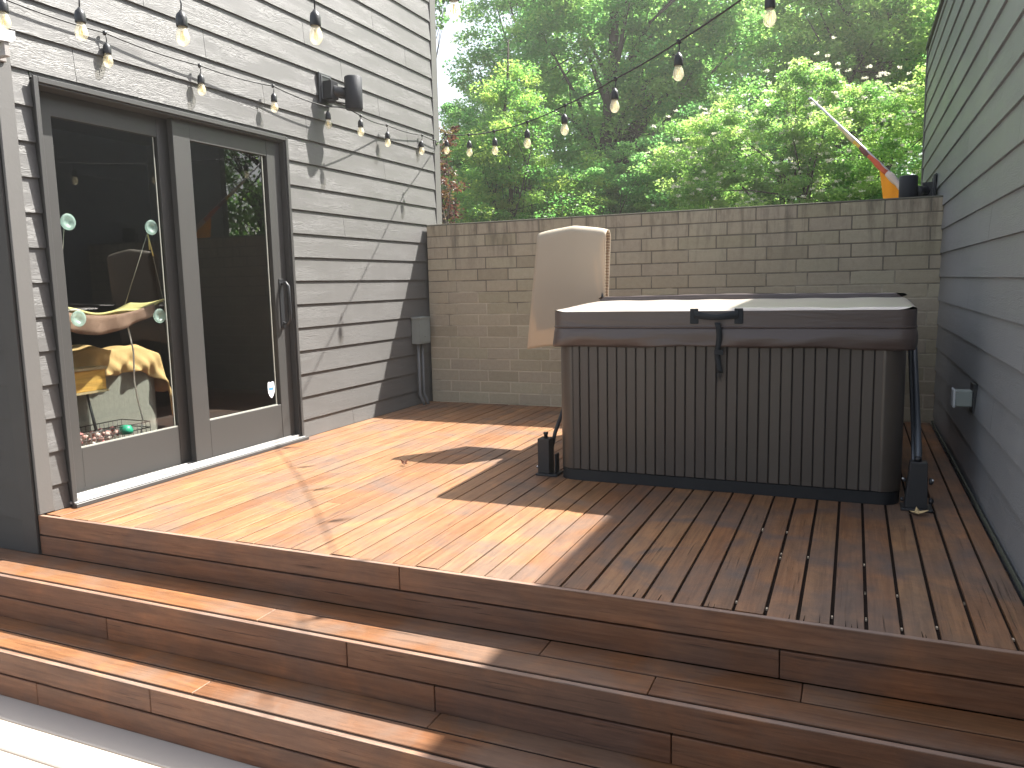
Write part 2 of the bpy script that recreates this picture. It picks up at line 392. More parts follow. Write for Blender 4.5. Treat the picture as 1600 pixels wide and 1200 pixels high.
# room behind the glass
b=MB(); b.box(-3.4,-.126,.125,YE-.1,-.05,.02); obj('room_floor',b,simple('red_brown_room_floor',(.23,.07,.085),.45,.4,var=.25,scale=5),hs)
b=MB(); b.box(-3.49,-3.42,.125,YE-.1,.02,2.6); b.box(-3.42,-.126,.121,.14,.02,2.6); b.box(-3.42,-.126,YE-.1,YE-.05,.02,2.6)
b.box(-3.49,-.126,.125,YE-.1,2.6,2.65); obj('room_wall',b,simple('dim_room_paint',(.10,.11,.12),.8,.2),hs)

# sliding door
def frame(mb,x0,x1,y0,y1,z0,z1,t,tb=None,tt=None):
    tb=t if tb is None else tb; tt=t if tt is None else tt
    mb.box(x0,x1,y0,y0+t,z0,z1); mb.box(x0,x1,y1-t,y1,z0,z1)
    mb.box(x0+.0015,x1-.0015,y0+t,y1-t,z0,z0+tb); mb.box(x0+.0015,x1-.0015,y0+t,y1-t,z1-tt,z1)
b=MB(); frame(b,-.11,.030,DY0,DY1,.002,DZ1,.020,.012,.022)
b.box(.0305,.042,DY0-.012,DY0+.012,.002,DZ1+.012); b.box(.0305,.042,DY1-.012,DY1+.012,.002,DZ1+.012); b.box(.0305,.042,DY0+.0125,DY1-.0125,DZ1-.012,DZ1+.012)
sd=obj('sliding_door',b,M['door'],hs,bevel=.0015)
b=MB(); b.box(-.10,.052,DY0-.01,DY1+.01,.0145,.026)
for x in (-.088,-.05,-.012,.018): b.box(x,x+.006,DY0+.022,DY1-.022,.0262,.040)
obj('sill_track',b,M['alu'],sd,bevel=.001)
b=MB(); b.box(.0525,.074,DY0-.02,DY1+.02,.001,.022); obj('sill_nose',b,M['door'],sd,bevel=.002)
b=MB(); frame(b,-.102,-.066,.193,1.075,.041,2.026,.120,.222,.110); b.box(-.0655,-.064,.314,.316,.06,.26); obj('door_panel',b,M['door'],sd,bevel=.002)
b=MB(); frame(b,-.050,-.010,1.016,1.926,.041,2.026,.128,.23,.105)
b.v=[(x,(y if y<1.5 or y>1.77 else y),z) for x,y,z in b.v]
obj('door_panel',b,M['door'],sd,bevel=.002)
b=MB(); b.box(-.086,-.080,.3135,.9545,.2635,1.9155); obj('glass_pane',b,M['glass'],sd)
b=MB(); b.box(-.032,-.026,1.1435,1.7675,.2715,1.9205); obj('glass_pane',b,M['glass'],sd)
bm_=simple('pale_glazing_bead',(.34,.35,.31),.4,.5)
for bx_ in ((-.0795,-.070,.3145,.9535,.2635,.269),(-.0795,-.0745,.9335,.9365,.2695,1.914),(-.0255,-.014,1.1445,1.7665,.2715,.277),(-.0255,-.019,1.7610,1.7645,.2775,1.919)):
    b=MB(); b.box(*bx_); obj('glazing_bead',b,bm_,sd)
# handle: D shaped pull
b=MB(); hy,hx=1.862,-.0095
path=[(hx,hy,1.085),(hx+.035,hy+.012,1.095),(hx+.052,hy+.014,1.07),(hx+.056,hy+.014,.98),(hx+.056,hy+.014,.90),(hx+.050,hy+.012,.845),(hx+.030,hy+.008,.815),(hx,hy,.825)]
b.tube(path,[.010,.011,.012,.011,.011,.012,.011,.010],8); b.box(hx,hx+.006,hy-.020,hy+.018,.79,1.12)
obj('door_handle',b,M['black'],sd,bevel=.001)
# security badge
b=MB(); cy,cz=1.722,.385
sh=[(-.030,.045),(-.018,.052),(0,.046),(.018,.052),(.030,.045),(.033,.015),(.030,-.020),(.018,-.045),(0,-.060),(-.018,-.045),(-.030,-.020),(-.033,.015)]
b.prism([(cy+u,cz+v) for u,v in sh],-.0255,-.024,axis='x'); badge=obj('security_sticker',b,simple('white_sticker',(.75,.80,.86),.5,.3),sd)
b=MB(); b.box(-.0239,-.0233,cy-.024,cy+.022,cz-.006,cz+.012)
for i,(zz,w) in enumerate(((.030,.018),(.022,.012),(-.020,.020),(-.030,.014))): b.box(-.0239,-.0233,cy-w,cy+w,cz+zz,cz+zz+.003)
obj('sticker_band',b,simple('blue_sticker_ink',(.06,.22,.62),.5,.3),sd)

# ------------------------------------------------------------------ neighbouring building on the right
nb=thing('neighbouring_building',(6,2,-.75),'long low grey sided building wall running along the right of the deck','building')
b=MB(); z=.056-PITCH; k=0; YR=5.87; TOP=3.10
while z<TOP-.01:
    jo=[y for y in ((.4+1.53*k)%3.66,(.4+1.53*k)%3.66-3.66,(.4+1.53*k)%3.66+3.66)]
    lap(b,W+.012,-1,-4.2,YR-.07,max(z,-.65),min(z+PITCH-.001,TOP-.03),jo,.0125); z+=PITCH; k+=1
z=.056-2*PITCH
while z>-.75: lap(b,W+.012,-1,-4.2,YR-.07,max(z,-.75),z+PITCH-.001,(),.0125); z-=PITCH
obj('siding',b,M['siding_r'],nb)
b=MB(); b.box(W+.025,8,-4.2,YR-.01,-.75,TOP-.035); obj('wall',b,M['trim_dark'],nb)
b=MB(); b.box(W-.004,W+.028,YR-.068,YR+.02,-.7,TOP-.036); obj('corner_board',b,M['trim'],nb,bevel=.002)
b=MB(); b.box(W-.012,8.02,-4.22,YR+.03,TOP-.033,TOP); obj('roof_edge',b,M['trim'],nb,bevel=.003)
b=MB(); b.box(W-.008,W-.0015,-.2,3.8,.004,.020); obj('skirting_strip',b,simple('weathered_grey_batten',(.10,.105,.08),.8,.2),nb)

# ------------------------------------------------------------------ block wall
bw=thing('block_wall',(2,3.9,-.75),'tan block garden wall with water stains closing off the back of the deck','wall')
b=MB(); rows=16; RH=.0988
for rI in range(-7,rows):
    z0=rI*RH+.003; off=(.313 if rI%2==0 else .232)-.2925*2; x=off
    while x<W:
        a=max(x+.004,.033); c=min(x+.2925-.004,W+.010)
        if c>a+.01:
            h=random.uniform(-.0012,.0012); b.box(a,c,D+h,D+.19+h,z0+.0035,z0+RH-.0045)
        x+=.2925+(0)
obj('blocks',b,M['block'],bw,bevel=.003)
b=MB(); b.box(.034,W+.008,D+.0025,D+.184,-.7,rows*RH-.002); obj('mortar',b,M['mortar'],bw)
b=MB(); b.box(.032,W+.010,D-.001,D+.191,rows*RH,rows*RH+.012); obj('coping',b,M['coping'],bw,bevel=.003)

# ------------------------------------------------------------------ hot tub
ht=thing('hot_tub',(2.95,2.35,0),'brown slatted hot tub under a brown vinyl cover with black strap','hot tub')
X0,X1,Y0,Y1=2.115,3.785,1.462,3.12
def rounded(x0,x1,y0,y1,r,n=5):
    pts=[]
    for cx,cy,a0 in ((x1-r,y1-r,0),(x0+r,y1-r,90),(x0+r,y0+r,180),(x1-r,y0+r,270)):
        for i in range(n+1):
            a=math.radians(a0+90*i/n); pts.append((cx+r*math.cos(a),cy+r*math.sin(a)))
    return pts
b=MB(); b.prism(rounded(X0+.012,X1-.012,Y0+.012,Y1-.012,.10,8),.055,.80,smooth=True); obj('cabinet_core',b,M['tubdark'],ht)
b=MB(); x=2.196
while x<X1-.125:
    b.box(x+.0022,x+.0503-.0022,Y0,Y0+.02,.062,.79); x+=.0503
y=Y0+.13
while y<Y1-.13:
    b.box(X0,X0+.02,y+.002,y+.048,.062,.79); b.box(X1-.02,X1,y+.002,y+.048,.062,.79); y+=.0503
obj('slat_panel',b,M['slat'],ht,bevel=.003)
cpm=simple('brown_corner_panel',(.066,.054,.044),.38,.55,var=.15)
for (cx,cy,a0) in ((X0+.105,Y0+.105,180),(X1-.105,Y0+.105,270),(X1-.105,Y1-.105,0),(X0+.105,Y1-.105,90)):
    arc=[(cx+.107*math.cos(math.radians(a0+5+80*i/10)),cy+.107*math.sin(math.radians(a0+5+80*i/10))) for i in range(11)]
    inn=[(cx+.085*math.cos(math.radians(a0+5+80*i/10)),cy+.085*math.sin(math.radians(a0+5+80*i/10))) for i in range(11)][::-1]
    b=MB(); b.prism(arc+inn,.062,.79,smooth=True); obj('corner_panel',b,cpm,ht)
b=MB(); b.prism(rounded(X0+.004,X1-.004,Y0+.002,Y1,.09,6),.0,.058,smooth=True); obj('base_plinth',b,M['tubdark'],ht,bevel=.004)
# cover: slab with a slight rise to the back, skirt with soft folds
CX0,CX1,CY0,CY1=2.098,3.822,1.445,3.135
b=MB(); outl=rounded(CX0,CX1,CY0,CY1,.07,6)
YF=2.275
def ctop(x,y): return .912+.024*(y-CY0)/(YF-CY0) if y<YF else .968-.010*abs(x-2.85)-.035*(y-YF)/(CY1-YF)
n=len(outl); vs=[(x,y,.822) for x,y in outl]+[(x,y,(.900 if y<YF else .925)) for x,y in outl]
cxm,cym=(CX0+CX1)/2,(CY0+CY1)/2
ins=[(cxm+(x-cxm)*.992,cym+(y-cym)*.992) for x,y in outl]
b.add(vs,[(k,(k+1)%n,n+(k+1)%n,n+k) for k in range(n)],.5,True)
cover=obj('cover',b,M['vinyl'],ht)
def make_cov(ya,yb,edge):
    def cov(u,v):
        x=CX0+(CX1-CX0)*u; y=ya+(yb-ya)*v
        r=.07   # keep inside the rounded outline
        ex=max(0,max(CX0+r-x,x-(CX1-r))); ey=max(0,max(CY0+r-y,y-(CY1-r)))
        if ex>0 and ey>0:
            d=math.hypot(ex,ey)
            if d>r:
                k=r/d; x=(CX0+r-ex*k) if x<cxm else (CX1-r+ex*k); y=(CY0+r-ey*k) if y<cym else (CY1-r+ey*k)
        e=min(x-CX0,CX1-x,(y-ya) if edge=='front' or edge=='f' else yb-y); e=max(0,min(1,e/.02))
        w=.0025*math.sin(x*9+1)*math.sin(y*7)+.0015*math.sin(x*23)
        return (x,y,ctop(x,min(y,YF-.001) if edge=='front' else max(y,YF))-.012+.012*math.sqrt(e)+w*e)
    return cov
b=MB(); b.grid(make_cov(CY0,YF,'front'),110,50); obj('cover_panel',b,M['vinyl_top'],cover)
b=MB(); b.grid(make_cov(YF+.004,CY1,'back'),110,40)
def lipf(u,v):   # rounded front lip of the raised rear half
    x=2.100+1.705*u; e=max(0,min(1,min(u,(1-u))/.025)); zt=ctop(x,YF+.001); z0=.925; a=v*math.pi/2
    return (x,YF+.004+.016*(1-math.cos(a))-.012,(z0+(zt-z0)*math.sqrt(e)*math.sin(a)**.6))
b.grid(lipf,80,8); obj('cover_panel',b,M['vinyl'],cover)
# skirt
b=MB(); no=[]
per=[]
for k in range(n):
    p=V((*outl[k],0)); q=V((*outl[(k+1)%n],0)); L=(q-p).length; m=max(1,int(L/.02))
    for i in range(m): per.append(p.lerp(q,i/m))
m=len(per); cen=V((cxm,cym,0)); vs=[]; NV=8
for j in range(NV+1):
    t=j/NV
    for k,p in enumerate(per):
        s=k*.02; dirn=(per[(k+1)%m]-per[k-1]).normalized(); nn=V((dirn.y,-dirn.x,0))
        o=-.003+.011*math.sin(t*math.pi*.9)+.006*math.sin(s*5.3+t*3.6)*t+.0045*math.sin(s*9+1.7-t*5)*t+.003*math.sin(s*21+t*6)*t
        zz=.820-.098*t+.005*math.sin(s*3.1+.6)*t+.003*math.sin(s*11)*t
        vs.append((p.x+nn.x*o,p.y+nn.y*o,zz))
b.add(vs,[(j*m+k,j*m+(k+1)%m,(j+1)*m+(k+1)%m,(j+1)*m+k) for j in range(NV) for k in range(m)],.5,True)
obj('cover_skirt',b,M['vinyl'],cover,solid=.004)
b=MB(); b.tube([(p[0],p[1],.822) for p in outl]+[(outl[0][0],outl[0][1],.822)],.005,6,cap=False); obj('seam_piping',b,M['vinyl'],cover)
b=MB()
b.box(2.825,2.865,CY0-.006,CY0+.0,.838,.912); b.box(3.036,3.076,CY0-.006,CY0+.0,.838,.912)
b.grid(lambda u,v:(2.845+.21*u,CY0-.010-.012*math.sin(u*math.pi)-.006*math.sin(v*math.pi),.905-.020*math.sin(u*math.pi)-(.040-.012*math.sin(u*math.pi))*v),14,6)
obj('carry_handle',b,M['strap'],cover,bevel=.002)
b=MB()
def strapf(u,v):
    z=.845-.245*v; return (2.945+.026*u+.007*math.sin(v*7)+.010*v,CY0-.016-.008*math.sin(min(1,v*1.7)*math.pi)+ (.014 if v>.5 else .028*v),z)
b.grid(strapf,2,14); b.box(2.945,2.985,CY0-.012,CY0-.004,.690,.712); obj('buckle_strap',b,M['strap'],cover,solid=.004)
b=MB()
for i in range(7): b.tube([(2.953+i*.004,CY0-.002,.602),(2.951+i*.0052,CY0-.004,.575-.01*(i%3))],.0012,4)
obj('strap_fray',b,M['strap'],cover)
# cover lifter
b=MB(); b.box(1.985,2.052,1.50,1.58,.012,.205); b.box(1.975,2.10,1.485,1.60,.0,.012); b.box(2.075,2.085,1.52,1.575,.012,.12)
br=obj('lifter_bracket',b,M['black'],ht,bevel=.003)
b=MB(); b.lathe((2.02,1.54,.206),[(.011,0),(.011,.018),(.014,.02),(.014,.03),(0.0,.031)],10); obj('bolt',b,M['black'],br)
b=MB(); b.lathe((1.974,1.51,.045),[(.0,0),(.007,.001),(.007,.010)],8,'x'); obj('bolt',b,M['steel'],br)
b=MB(); lo=[(3.795,1.405,.012),(3.888,1.405,.012),(3.888,1.475,.012),(3.795,1.475,.012)]; hi=[(3.812,1.41,.222),(3.882,1.41,.222),(3.882,1.47,.222),(3.812,1.47,.222)]
b.hexa(lo,hi); b.box(3.78,3.91,1.395,1.50,0,.012); br2=obj('lifter_bracket',b,M['black'],ht,bevel=.003)
for z,xa,xb in ((.135,3.798,3.89),(.045,3.790,3.893)):
    b=MB(); b.lathe((xb,1.43,z),[(.006,0),(.014,.001),(.016,.012),(.006,.02),(0,.021)],10,'x'); obj('bolt',b,M['black'],br2)
    b=MB(); b.lathe((xa-.012,1.43,z),[(0,0),(.009,.002),(.009,.014)],10,'x'); obj('bolt',b,M['black'],br2)
b=MB(); b.lathe((3.845,1.44,.222),[(.015,0),(.015,.02),(0,.021)],10); obj('bolt',b,M['black'],br2)
for z,xa in ((.143,3.786),(.143,3.905)):
    b=MB(); b.lathe((xa,1.420,z),[(0,-.005),(.004,-.003),(.005,0),(.004,.003),(0,.005)],8); obj('bolt_cap',b,M['outlet'],br2)
b=MB(); b.tube([(3.850,1.46,.10),(3.850,1.50,.26),(3.853,2.3,.84),(3.84,2.5,.90)],.014,10); b.tube([(3.832,1.46,.15),(3.834,1.70,.34),(3.835,2.25,.74)],.008,8); obj('lifter_arm',b,simple('blue_grey_steel_tube',(.10,.11,.125),.4,.5,.3),ht)
b=MB(); b.tube([(2.035,1.56,.10),(2.045,1.62,.22),(2.085,2.42,.95),(2.085,2.43,1.30),(2.085,2.43,1.372)],.011,8); b.tube([(2.10,2.43,1.345),(1.885,2.43,1.372),(1.67,2.43,1.345)],.012,8)
obj('lifter_arm',b,M['black'],ht)

# ------------------------------------------------------------------ beige mat hung over the lifter bar
def mat_ridge(u):   # height of the bar along the mat, a shallow gable
    return 1.362+.030*(1-abs(u-.52)/.52)**1.0 - (.008*(abs(u-.5)*2)**6)
NB=40
def matf(u,v):   # v 0 front bottom -> 1 back bottom
    r=.055; H=.712; Hb=.57; tot=H+math.pi*r+Hb; s=v*tot; zr=mat_ridge(u)-.030
    xw=1.648+.467*u
    if s<H:
        t=1-s/H; z=zr-H*t; x=xw-(.105*(1-u*.75))*t**1.15; y=2.400+.004*math.sin(u*3)+.058*t**2
    elif s<H+math.pi*r:
        a=(s-H)/r; z=zr+r*math.sin(a)*.95; y=2.455-r*math.cos(a); x=xw
    else:
        t=(s-H-math.pi*r)/Hb; z=zr-Hb*t; y=2.510-.055*t; x=xw-.01*t
    return (x,y,z)
b=MB(); b.grid(matf,24,90); mt=obj('hanging_mat',b,M['mat'],solid=.005,label='beige rubbery mat with ribbed inner face folded over a bar beside the hot tub',cat='mat')
b=MB()
for i in range(32):
    v=.585+.41*i/32; p0=V(matf(0.02,v)); p1=V(matf(.995,v)); p0.y-=.006; p1.y-=.006
    b.tube([p0,p0.lerp(p1,.5),p1],.0045,5)
obj('rib',b,simple('brown_mat_ribs',(.30,.21,.15),.7,.2),mt,kind='stuff')

# ------------------------------------------------------------------ wall speakers
def speaker(root,cx,cy,cz,wx,wy,tilt=0):
    """cylinder speaker centred at cx,cy,cz; wall plate centred wx,wy on a wall facing sign"""
    s=1 if cx>wx else -1; L=abs(cx-wx)
    b=MB(); h=.115; r=.063
    b.lathe((cx,cy,cz-h),[(r-.006,0),(r,.006),(r,2*h-.006),(r-.006,2*h),(r-.02,2*h+.002),(0,2*h+.002)],28); obj('speaker_body',b,M['speaker'],root)
    b=MB(); b.box(wx+s*.0115 if s>0 else wx-.0300,wx+.0300 if s>0 else wx-.0115,wy-.075,wy+.075,cz-.085,cz+.135); p=obj('wall_plate',b,M['black'],root,bevel=.01,seg=3)
    b=MB(); frame(b,min(wx+s*.031,wx+s*.036),max(wx+s*.031,wx+s*.036),wy-.055,wy+.055,cz-.05,cz+.115,.006); obj('plate_rim',b,M['conduit'],p,bevel=.001)
    b=MB(); x0,x1=sorted((wx+s*.03,wx+s*.105)); b.box(x0,x1,wy-.042,wy+.042,cz-.05,cz+.075)
    b.tube([(wx+s*.08,wy,cz+.01),(cx-s*.055,cy,cz+.0)],.042,10); b.lathe((wx+s*.07,wy,cz-.075),[(.024,0),(.030,.01),(.030,.04),(.02,.05)],12)
    b.tube([(wx+s*.07,wy,cz-.05),(wx+s*.09,(wy+cy)/2,cz-.06),(cx-s*.05,cy,cz-.07)],.006,6)
    obj('swivel_arm',b,M['black'],root,bevel=.002)
sp=thing('wall_speaker',(.0,2.45,2.33),'black cylindrical outdoor speaker on the sunlit left wall above the sliding door','speaker','black cylindrical wall speakers')
speaker(sp,.195,2.53,2.445,.0,2.43)
sp2=thing('wall_speaker',(4.1,4.35,1.62),'black cylindrical speaker on the right wall peeking over the block wall','speaker','black cylindrical wall speakers')
speaker(sp2,3.905,4.20,1.665,4.112,4.38)

# ------------------------------------------------------------------ electrical boxes
eb=thing('electrical_box',(.05,3.61,0),'grey green metal disconnect box with two conduits low on the left wall','electrical box')
b=MB(); b.box(.0115,.095,3.525,3.700,.548,.765); bx=obj('box_body',b,M['greybox'],eb,bevel=.003)
b=MB(); b.box(.0105,.104,3.518,3.707,.7655,.782); b.box(.0955,.099,3.522,3.703,.56,.765); b.box(.0992,.106,3.60,3.625,.61,.617); obj('hinged_cover',b,M['greybox'],eb,bevel=.003)
for y in (3.575,3.645):
    b=MB(); b.tube([(.045,y,.548),(.045,y,.10),(.06,y+.012,.05),(.075,y+.02,.0)],.013,10); obj('conduit',b,M['conduit'],eb)
ob=thing('outlet_box',(4.05,1.9,.44),'small pale weatherproof outlet box low on the shaded right wall','outlet box')
b=MB(); b.box(4.022,4.092,1.82,1.90,.420,.495); obj('box_body',b,M['greybox'],ob,bevel=.003)
b=MB(); b.box(4.010,4.0215,1.815,1.905,.413,.502); obj('lid',b,M['outlet'],ob,bevel=.004)
b=MB(); b.box(4.0925,4.1105,1.80,1.92,.39,.53); obj('back_plate',b,M['black'],ob)

fl=thing('flood_light',(.05,.01,2.09),'small pale hooded outdoor light on the house corner board at top left','light')
b=MB(); b.prism([(-.07,2.168),(-.05,2.205),(.047,2.214),(.047,2.180),(.030,2.163),(-.06,2.156)],.0185,.105,axis='x'); obj('hood',b,simple('pale_grey_cast_metal',(.50,.50,.52),.45,.5),fl,bevel=.005,seg=2)
b=MB(); b.box(.0185,.097,-.006,.022,2.098,2.160); b.box(.0165,.030,-.03,.05,2.09,2.155); obj('lamp_body',b,simple('grey_cast_metal',(.26,.24,.23),.5,.5),fl,bevel=.004)

# ------------------------------------------------------------------ string lights
def sag(a,b_,n=8,s=.02):
    a=V(a); b_=V(b_); return [a.lerp(b_,i/n)+V((0,0,-s*4*(i/n)*(1-i/n))) for i in range(n)]
def make_bulb(parent,j,drop,lean=(0,0)):
    """bulb assembly hanging from junction j"""
    j=V(j); top=j+V((lean[0],lean[1],-drop))
    b=MB(); b.tube([j+V((0,0,.006)),j+V((0,0,-.012))],[.013,.007],8); b.tube([j,j.lerp(top,.5)+V((.003,.002,0)),top],.0028,6)
    b.lathe(top+V((0,0,-.052)),[(.0185,0),(.0200,.004),(.0195,.032),(.0165,.043),(.009,.051),(.0045,.058)],14)
    h=obj('lamp_holder',b,M['black'],parent)
    b=MB(); b.lathe(top+V((0,0,-.117)),[(0,0),(.010,.002),(.0185,.009),(.0240,.022),(.0245,.032),(.0205,.047),(.0155,.058),(.0150,.066)],16); obj('glass_bulb',b,M['bulbglass'],h)
    b=MB()
    for q in ((.004,0),(-.003,.003),(-.002,-.004)): b.tube([top+V((q[0]*.8,q[1]*.8,-.064)),top+V((q[0]*1.6,q[1]*1.6,-.098))],.0016,5)
    obj('filament',b,M['filament'],h)
    return h
sl=thing('string_lights',(.03,.6,2.3),'long black string of bulbs along the left wall and across before the trees','string lights')
SA=[(.022,-.62,2.40),(.028,-.02,2.375),(.030,.582,2.362),(.048,1.197,2.345),(.070,1.803,2.357),(.085,2.36,2.330),(.20,2.60,2.300),(.062,3.178,2.345),(.036,3.79,2.366),
    (.272,3.794,2.352),(.707,3.35,2.238),(1.124,2.922,2.156),(1.571,2.466,2.098),(1.98,2.048,2.078),(2.409,1.609,2.080),(2.816,1.192,2.098),(3.235,.765,2.15),(3.66,.33,2.25)]
pts=[]
for i in range(len(SA)-1):
    if i==8:
        pts+=sag(SA[8],(.045,4.10,2.352),4,.004)+sag((.045,4.10,2.352),SA[9],5,.006)
    elif i==5: pts+=[V(SA[5]),V((.13,2.42,2.335)),V((.19,2.47,2.325))]
    else: pts+=sag(SA[i],SA[i+1],7,.012 if i<9 else .006)
pts.append(V(SA[-1]))
b=MB(); b.tube(pts,.0044,6); obj('cable',b,M['cable'],sl)
for i,p in enumerate(SA):
    if i==1 or i==0: continue
    make_bulb(sl,p,[.05,.05,.052,.05,.05,.035,.03,.055,.05][i] if i<9 else .052,(random.uniform(-.006,.006),random.uniform(-.008,.008)))
b=MB(); b.tube([(.045,4.08,2.352),(.02,4.09,2.352)],.004,6); b.box(.0165,.024,4.07,4.11,2.335,2.37); obj('cable_hook',b,M['steel'],sl)
# second string, nearer and overhead
s2=thing('string_lights',(1.3,-.1,2.1),'nearer overhead string of hanging bulbs crossing the top left of the deck','string lights')
SB=[(-.25,-.32,2.38),(.462,-.253,2.420),(.793,-.182,2.215),(1.325,-.203,2.095),(1.74,.013,2.145),(2.204,.21,2.20),(2.75,.42,2.30),(3.3,.62,2.42),(4.08,.9,2.62)]
pts=[]
for i in range(len(SB)-1): pts+=sag(SB[i],SB[i+1],6,.012)
pts.append(V(SB[-1])); b=MB(); b.tube(pts,.0044,6); obj('cable',b,M['cable'],s2)
for i in (1,2,3,4,5): make_bulb(s2,SB[i],[0,.215,.078,.055,.102,.082][i],(random.uniform(-.004,.004),.003))

# ------------------------------------------------------------------ dry leaves on the deck
def leaf(name,c,s,col,label,curl,rot):
    b=MB(); n=11; cs=V(c); pts=[]
    star=[1.0,.42,.82,.36,.62,.3,.34,.30,.62,.36,.82,.42]
    vs=[cs+V((0,0,.012*curl))]
    for k,rr in enumerate(star):
        a=rot+2*math.pi*k/len(star); r=s*rr
        vs.append(cs+V((r*math.cos(a),r*math.sin(a)*.8,.004+curl*.018*((rr*1.3)**2)*(1 if k%4 else .4))))
    m=len(star); b.add(vs,[(0,1+k,1+(k+1)%m) for k in range(m)],.5)
    o=obj(name,b,simple(name+'_tone'+str(rot),col,.7,.3,var=.25,scale=60),solid=.0015,label=label,cat='leaf')
    b=MB(); a=rot+math.pi; b.tube([cs+V((0,0,.01*curl)),cs+V((s*.9*math.cos(a),s*.9*math.sin(a),.006))],.0013,5); obj('leaf_stalk',b,M['joist'],o)
leaf('fallen_leaf',(3.845,1.345,.004),.055,(.62,.46,.24),'pale tan maple leaf lying on the deck by the right foot of the hot tub',1.0,.6)
leaf('fallen_leaf',(1.152,1.464,.004),.034,(.20,.085,.05),'small curled brown leaf lying on the sunlit deck boards',1.6,2.1)

# ------------------------------------------------------------------ flag beyond the wall
fg=thing('flag',(4.05,5.0,1.6),'furled orange and striped flag on a silver pole leaning out beyond the block wall','flag')
p0=V((3.145,5.6,2.687)); p1=V((3.95,5.03,1.76))
b=MB(); b.tube([p0,p1],.010,8); pole=obj('flag_pole',b,simple('silver_pole',(.62,.60,.60),.35,.5,.4),fg)
b=MB(); b.lathe(p0+V((-.012,0,.0)),[(0,-.018),(.016,-.010),(.022,0),(.016,.012),(0,.02)],12); obj('finial',b,M['steel'],pole)
seg=[((.62,.52,.30),.30,.47),((.75,.48,.10),.47,.53),((.22,.10,.09),.53,.62),((.62,.14,.08),.62,.80),((.62,.52,.47),.80,1.0)]
for i,(c,a,z) in enumerate(seg):
    b=MB(); pts=[]; rr=[]
    for k in range(7):
        t=a+(z-a)*k/6; q=p0.lerp(p1,t); pts.append(q+V((.004*math.sin(t*40),0,-.012-.02*t))); rr.append(.014+.026*(t-.3)*(1+.35*math.sin(t*47)+.12*math.sin(t*110)))
    b.tube(pts,rr,9); obj('flag_cloth',b,simple('flag_cloth_%s'%['cream','gold','maroon','red','pale'][i],c,.8,.2,var=.1),fg)
b=MB()
def fl_(u,v):
    a=p0.lerp(p1,.72); c=p0.lerp(p1,.95); q=a.lerp(c,u); return (q.x+.02*v*(1-u)+.03*v,q.y+.012*math.sin(u*9+v*3),q.z-.03-(.34-.10*u)*v)
b.grid(fl_,10,10); obj('flag_cloth',b,simple('orange_flag_cloth',(.85,.34,.03),.8,.2,var=.15),fg,solid=.002)
b=MB(); b.tube([p1,(4.05,4.98,1.66),(4.11,4.95,1.64)],.02,8); b.box(4.085,4.101,4.88,5.02,1.56,1.74); obj('pole_socket',b,M['black'],fg)

# ------------------------------------------------------------------ things inside the room
sf=thing('sofa_arm',(-.8,.85,.02),'grey upholstered sofa end standing just inside the glass door','sofa')
b=MB(); b.prism(rounded(-1.35,-.44,.32,1.195,.10,5),.03,.60,smooth=True); obj('arm',b,simple('grey_upholstery',(.30,.30,.265),.95,.1,var=.2,scale=60,bump=.8,bscale=300),sf,bevel=.02,seg=3)
b=MB(); b.box(-1.2,-.6,.4,1.1,.02,.03); obj('foot',b,M['black'],sf)
b=MB()
def blk(u,v):   # blanket draped over the sofa arm
    y=.30+.95*u; w=.5+.5*math.sin(u*3.0)
    if v<.55:
        t=v/.55; x=-1.25+.80*t; z=.655+.075*math.sin(min(1,max(0,u*1.02))*math.pi)**.6*(.7+.3*t)+.012*math.sin(u*19+t*6)+.010*math.sin(u*9-t*5)+.007*math.sin(u*41+t*13)
    else:
        t=(v-.55)/.45; dl=.20+.03*math.sin(u*7+.6)-.07*u; x=-.435+.03*math.sin(t*2)+.020*math.sin(u*30+t*5)*(.3+t)+.010*math.sin(u*57-t*7)*t; z=.655+.075*math.sin(min(1,u*1.02)*math.pi)**.6-dl*t*1.1+.012*math.sin(u*19+6)
    if u>.93: z-= (u-.93)*3.2
    return (x,y,z)
b.grid(blk,60,36); bl=obj('blanket',b,simple('mustard_blanket',(.58,.40,.19),.9,.1,var=.18,scale=14,bump=.6,bscale=90),solid=.01,label='mustard yellow blanket draped over the grey sofa end behind the glass',cat='blanket')
wc=thing('wooden_crate',(-.35,.47,.5),'honey coloured wooden box on a wire stand inside the glass door','box')
b=MB(); b.box(-.42,-.30,.24,.682,.515,.63); obj('box_side',b,wood('honey_wood','y',[(.50,.30,.06),(.62,.40,.10)],.1),wc,bevel=.002)
b=MB(); b.box(-.43,-.29,.235,.69,.631,.645); b.box(-.43,-.29,.235,.69,.503,.514); obj('box_rim',b,simple('pale_wood_rim',(.42,.34,.20),.6,.3),wc)
for p,q in (((-.34,.585,.503),(-.34,.66,.03)),((-.36,.60,.503),(-.36,.69,.03)),((-.34,.30,.503),(-.34,.25,.03))):
    b=MB(); b.tube([p,q],.006,6); obj('wire_leg',b,M['black'],wc)
bk=thing('wire_basket',(-.3,.6,.02),'wire basket of pink and green bits on the floor behind the glass','basket')
b=MB()
for z in (.05,.15,.27,.305): 
    b.tube([(-.42,.32,z),(-.42,.86,z),(-.19,.86,z),(-.19,.32,z),(-.42,.32,z)],.003,5)
y=.32
while y<.87: b.tube([(-.42,y,.05),(-.42,y,.305)],.002,4); b.tube([(-.19,y,.05),(-.19,y,.305)],.002,4); y+=.03
obj('wire_mesh',b,M['black'],bk)
b=MB()
for i in range(150):
    c=V((random.uniform(-.40,-.21),random.uniform(.34,.84),random.uniform(.06,.27+.01))); s=random.uniform(.008,.022)
    b.lathe(c,[(0,-s),(s*.8,-s*.5),(s,0),(s*.8,s*.5),(0,s)],6)
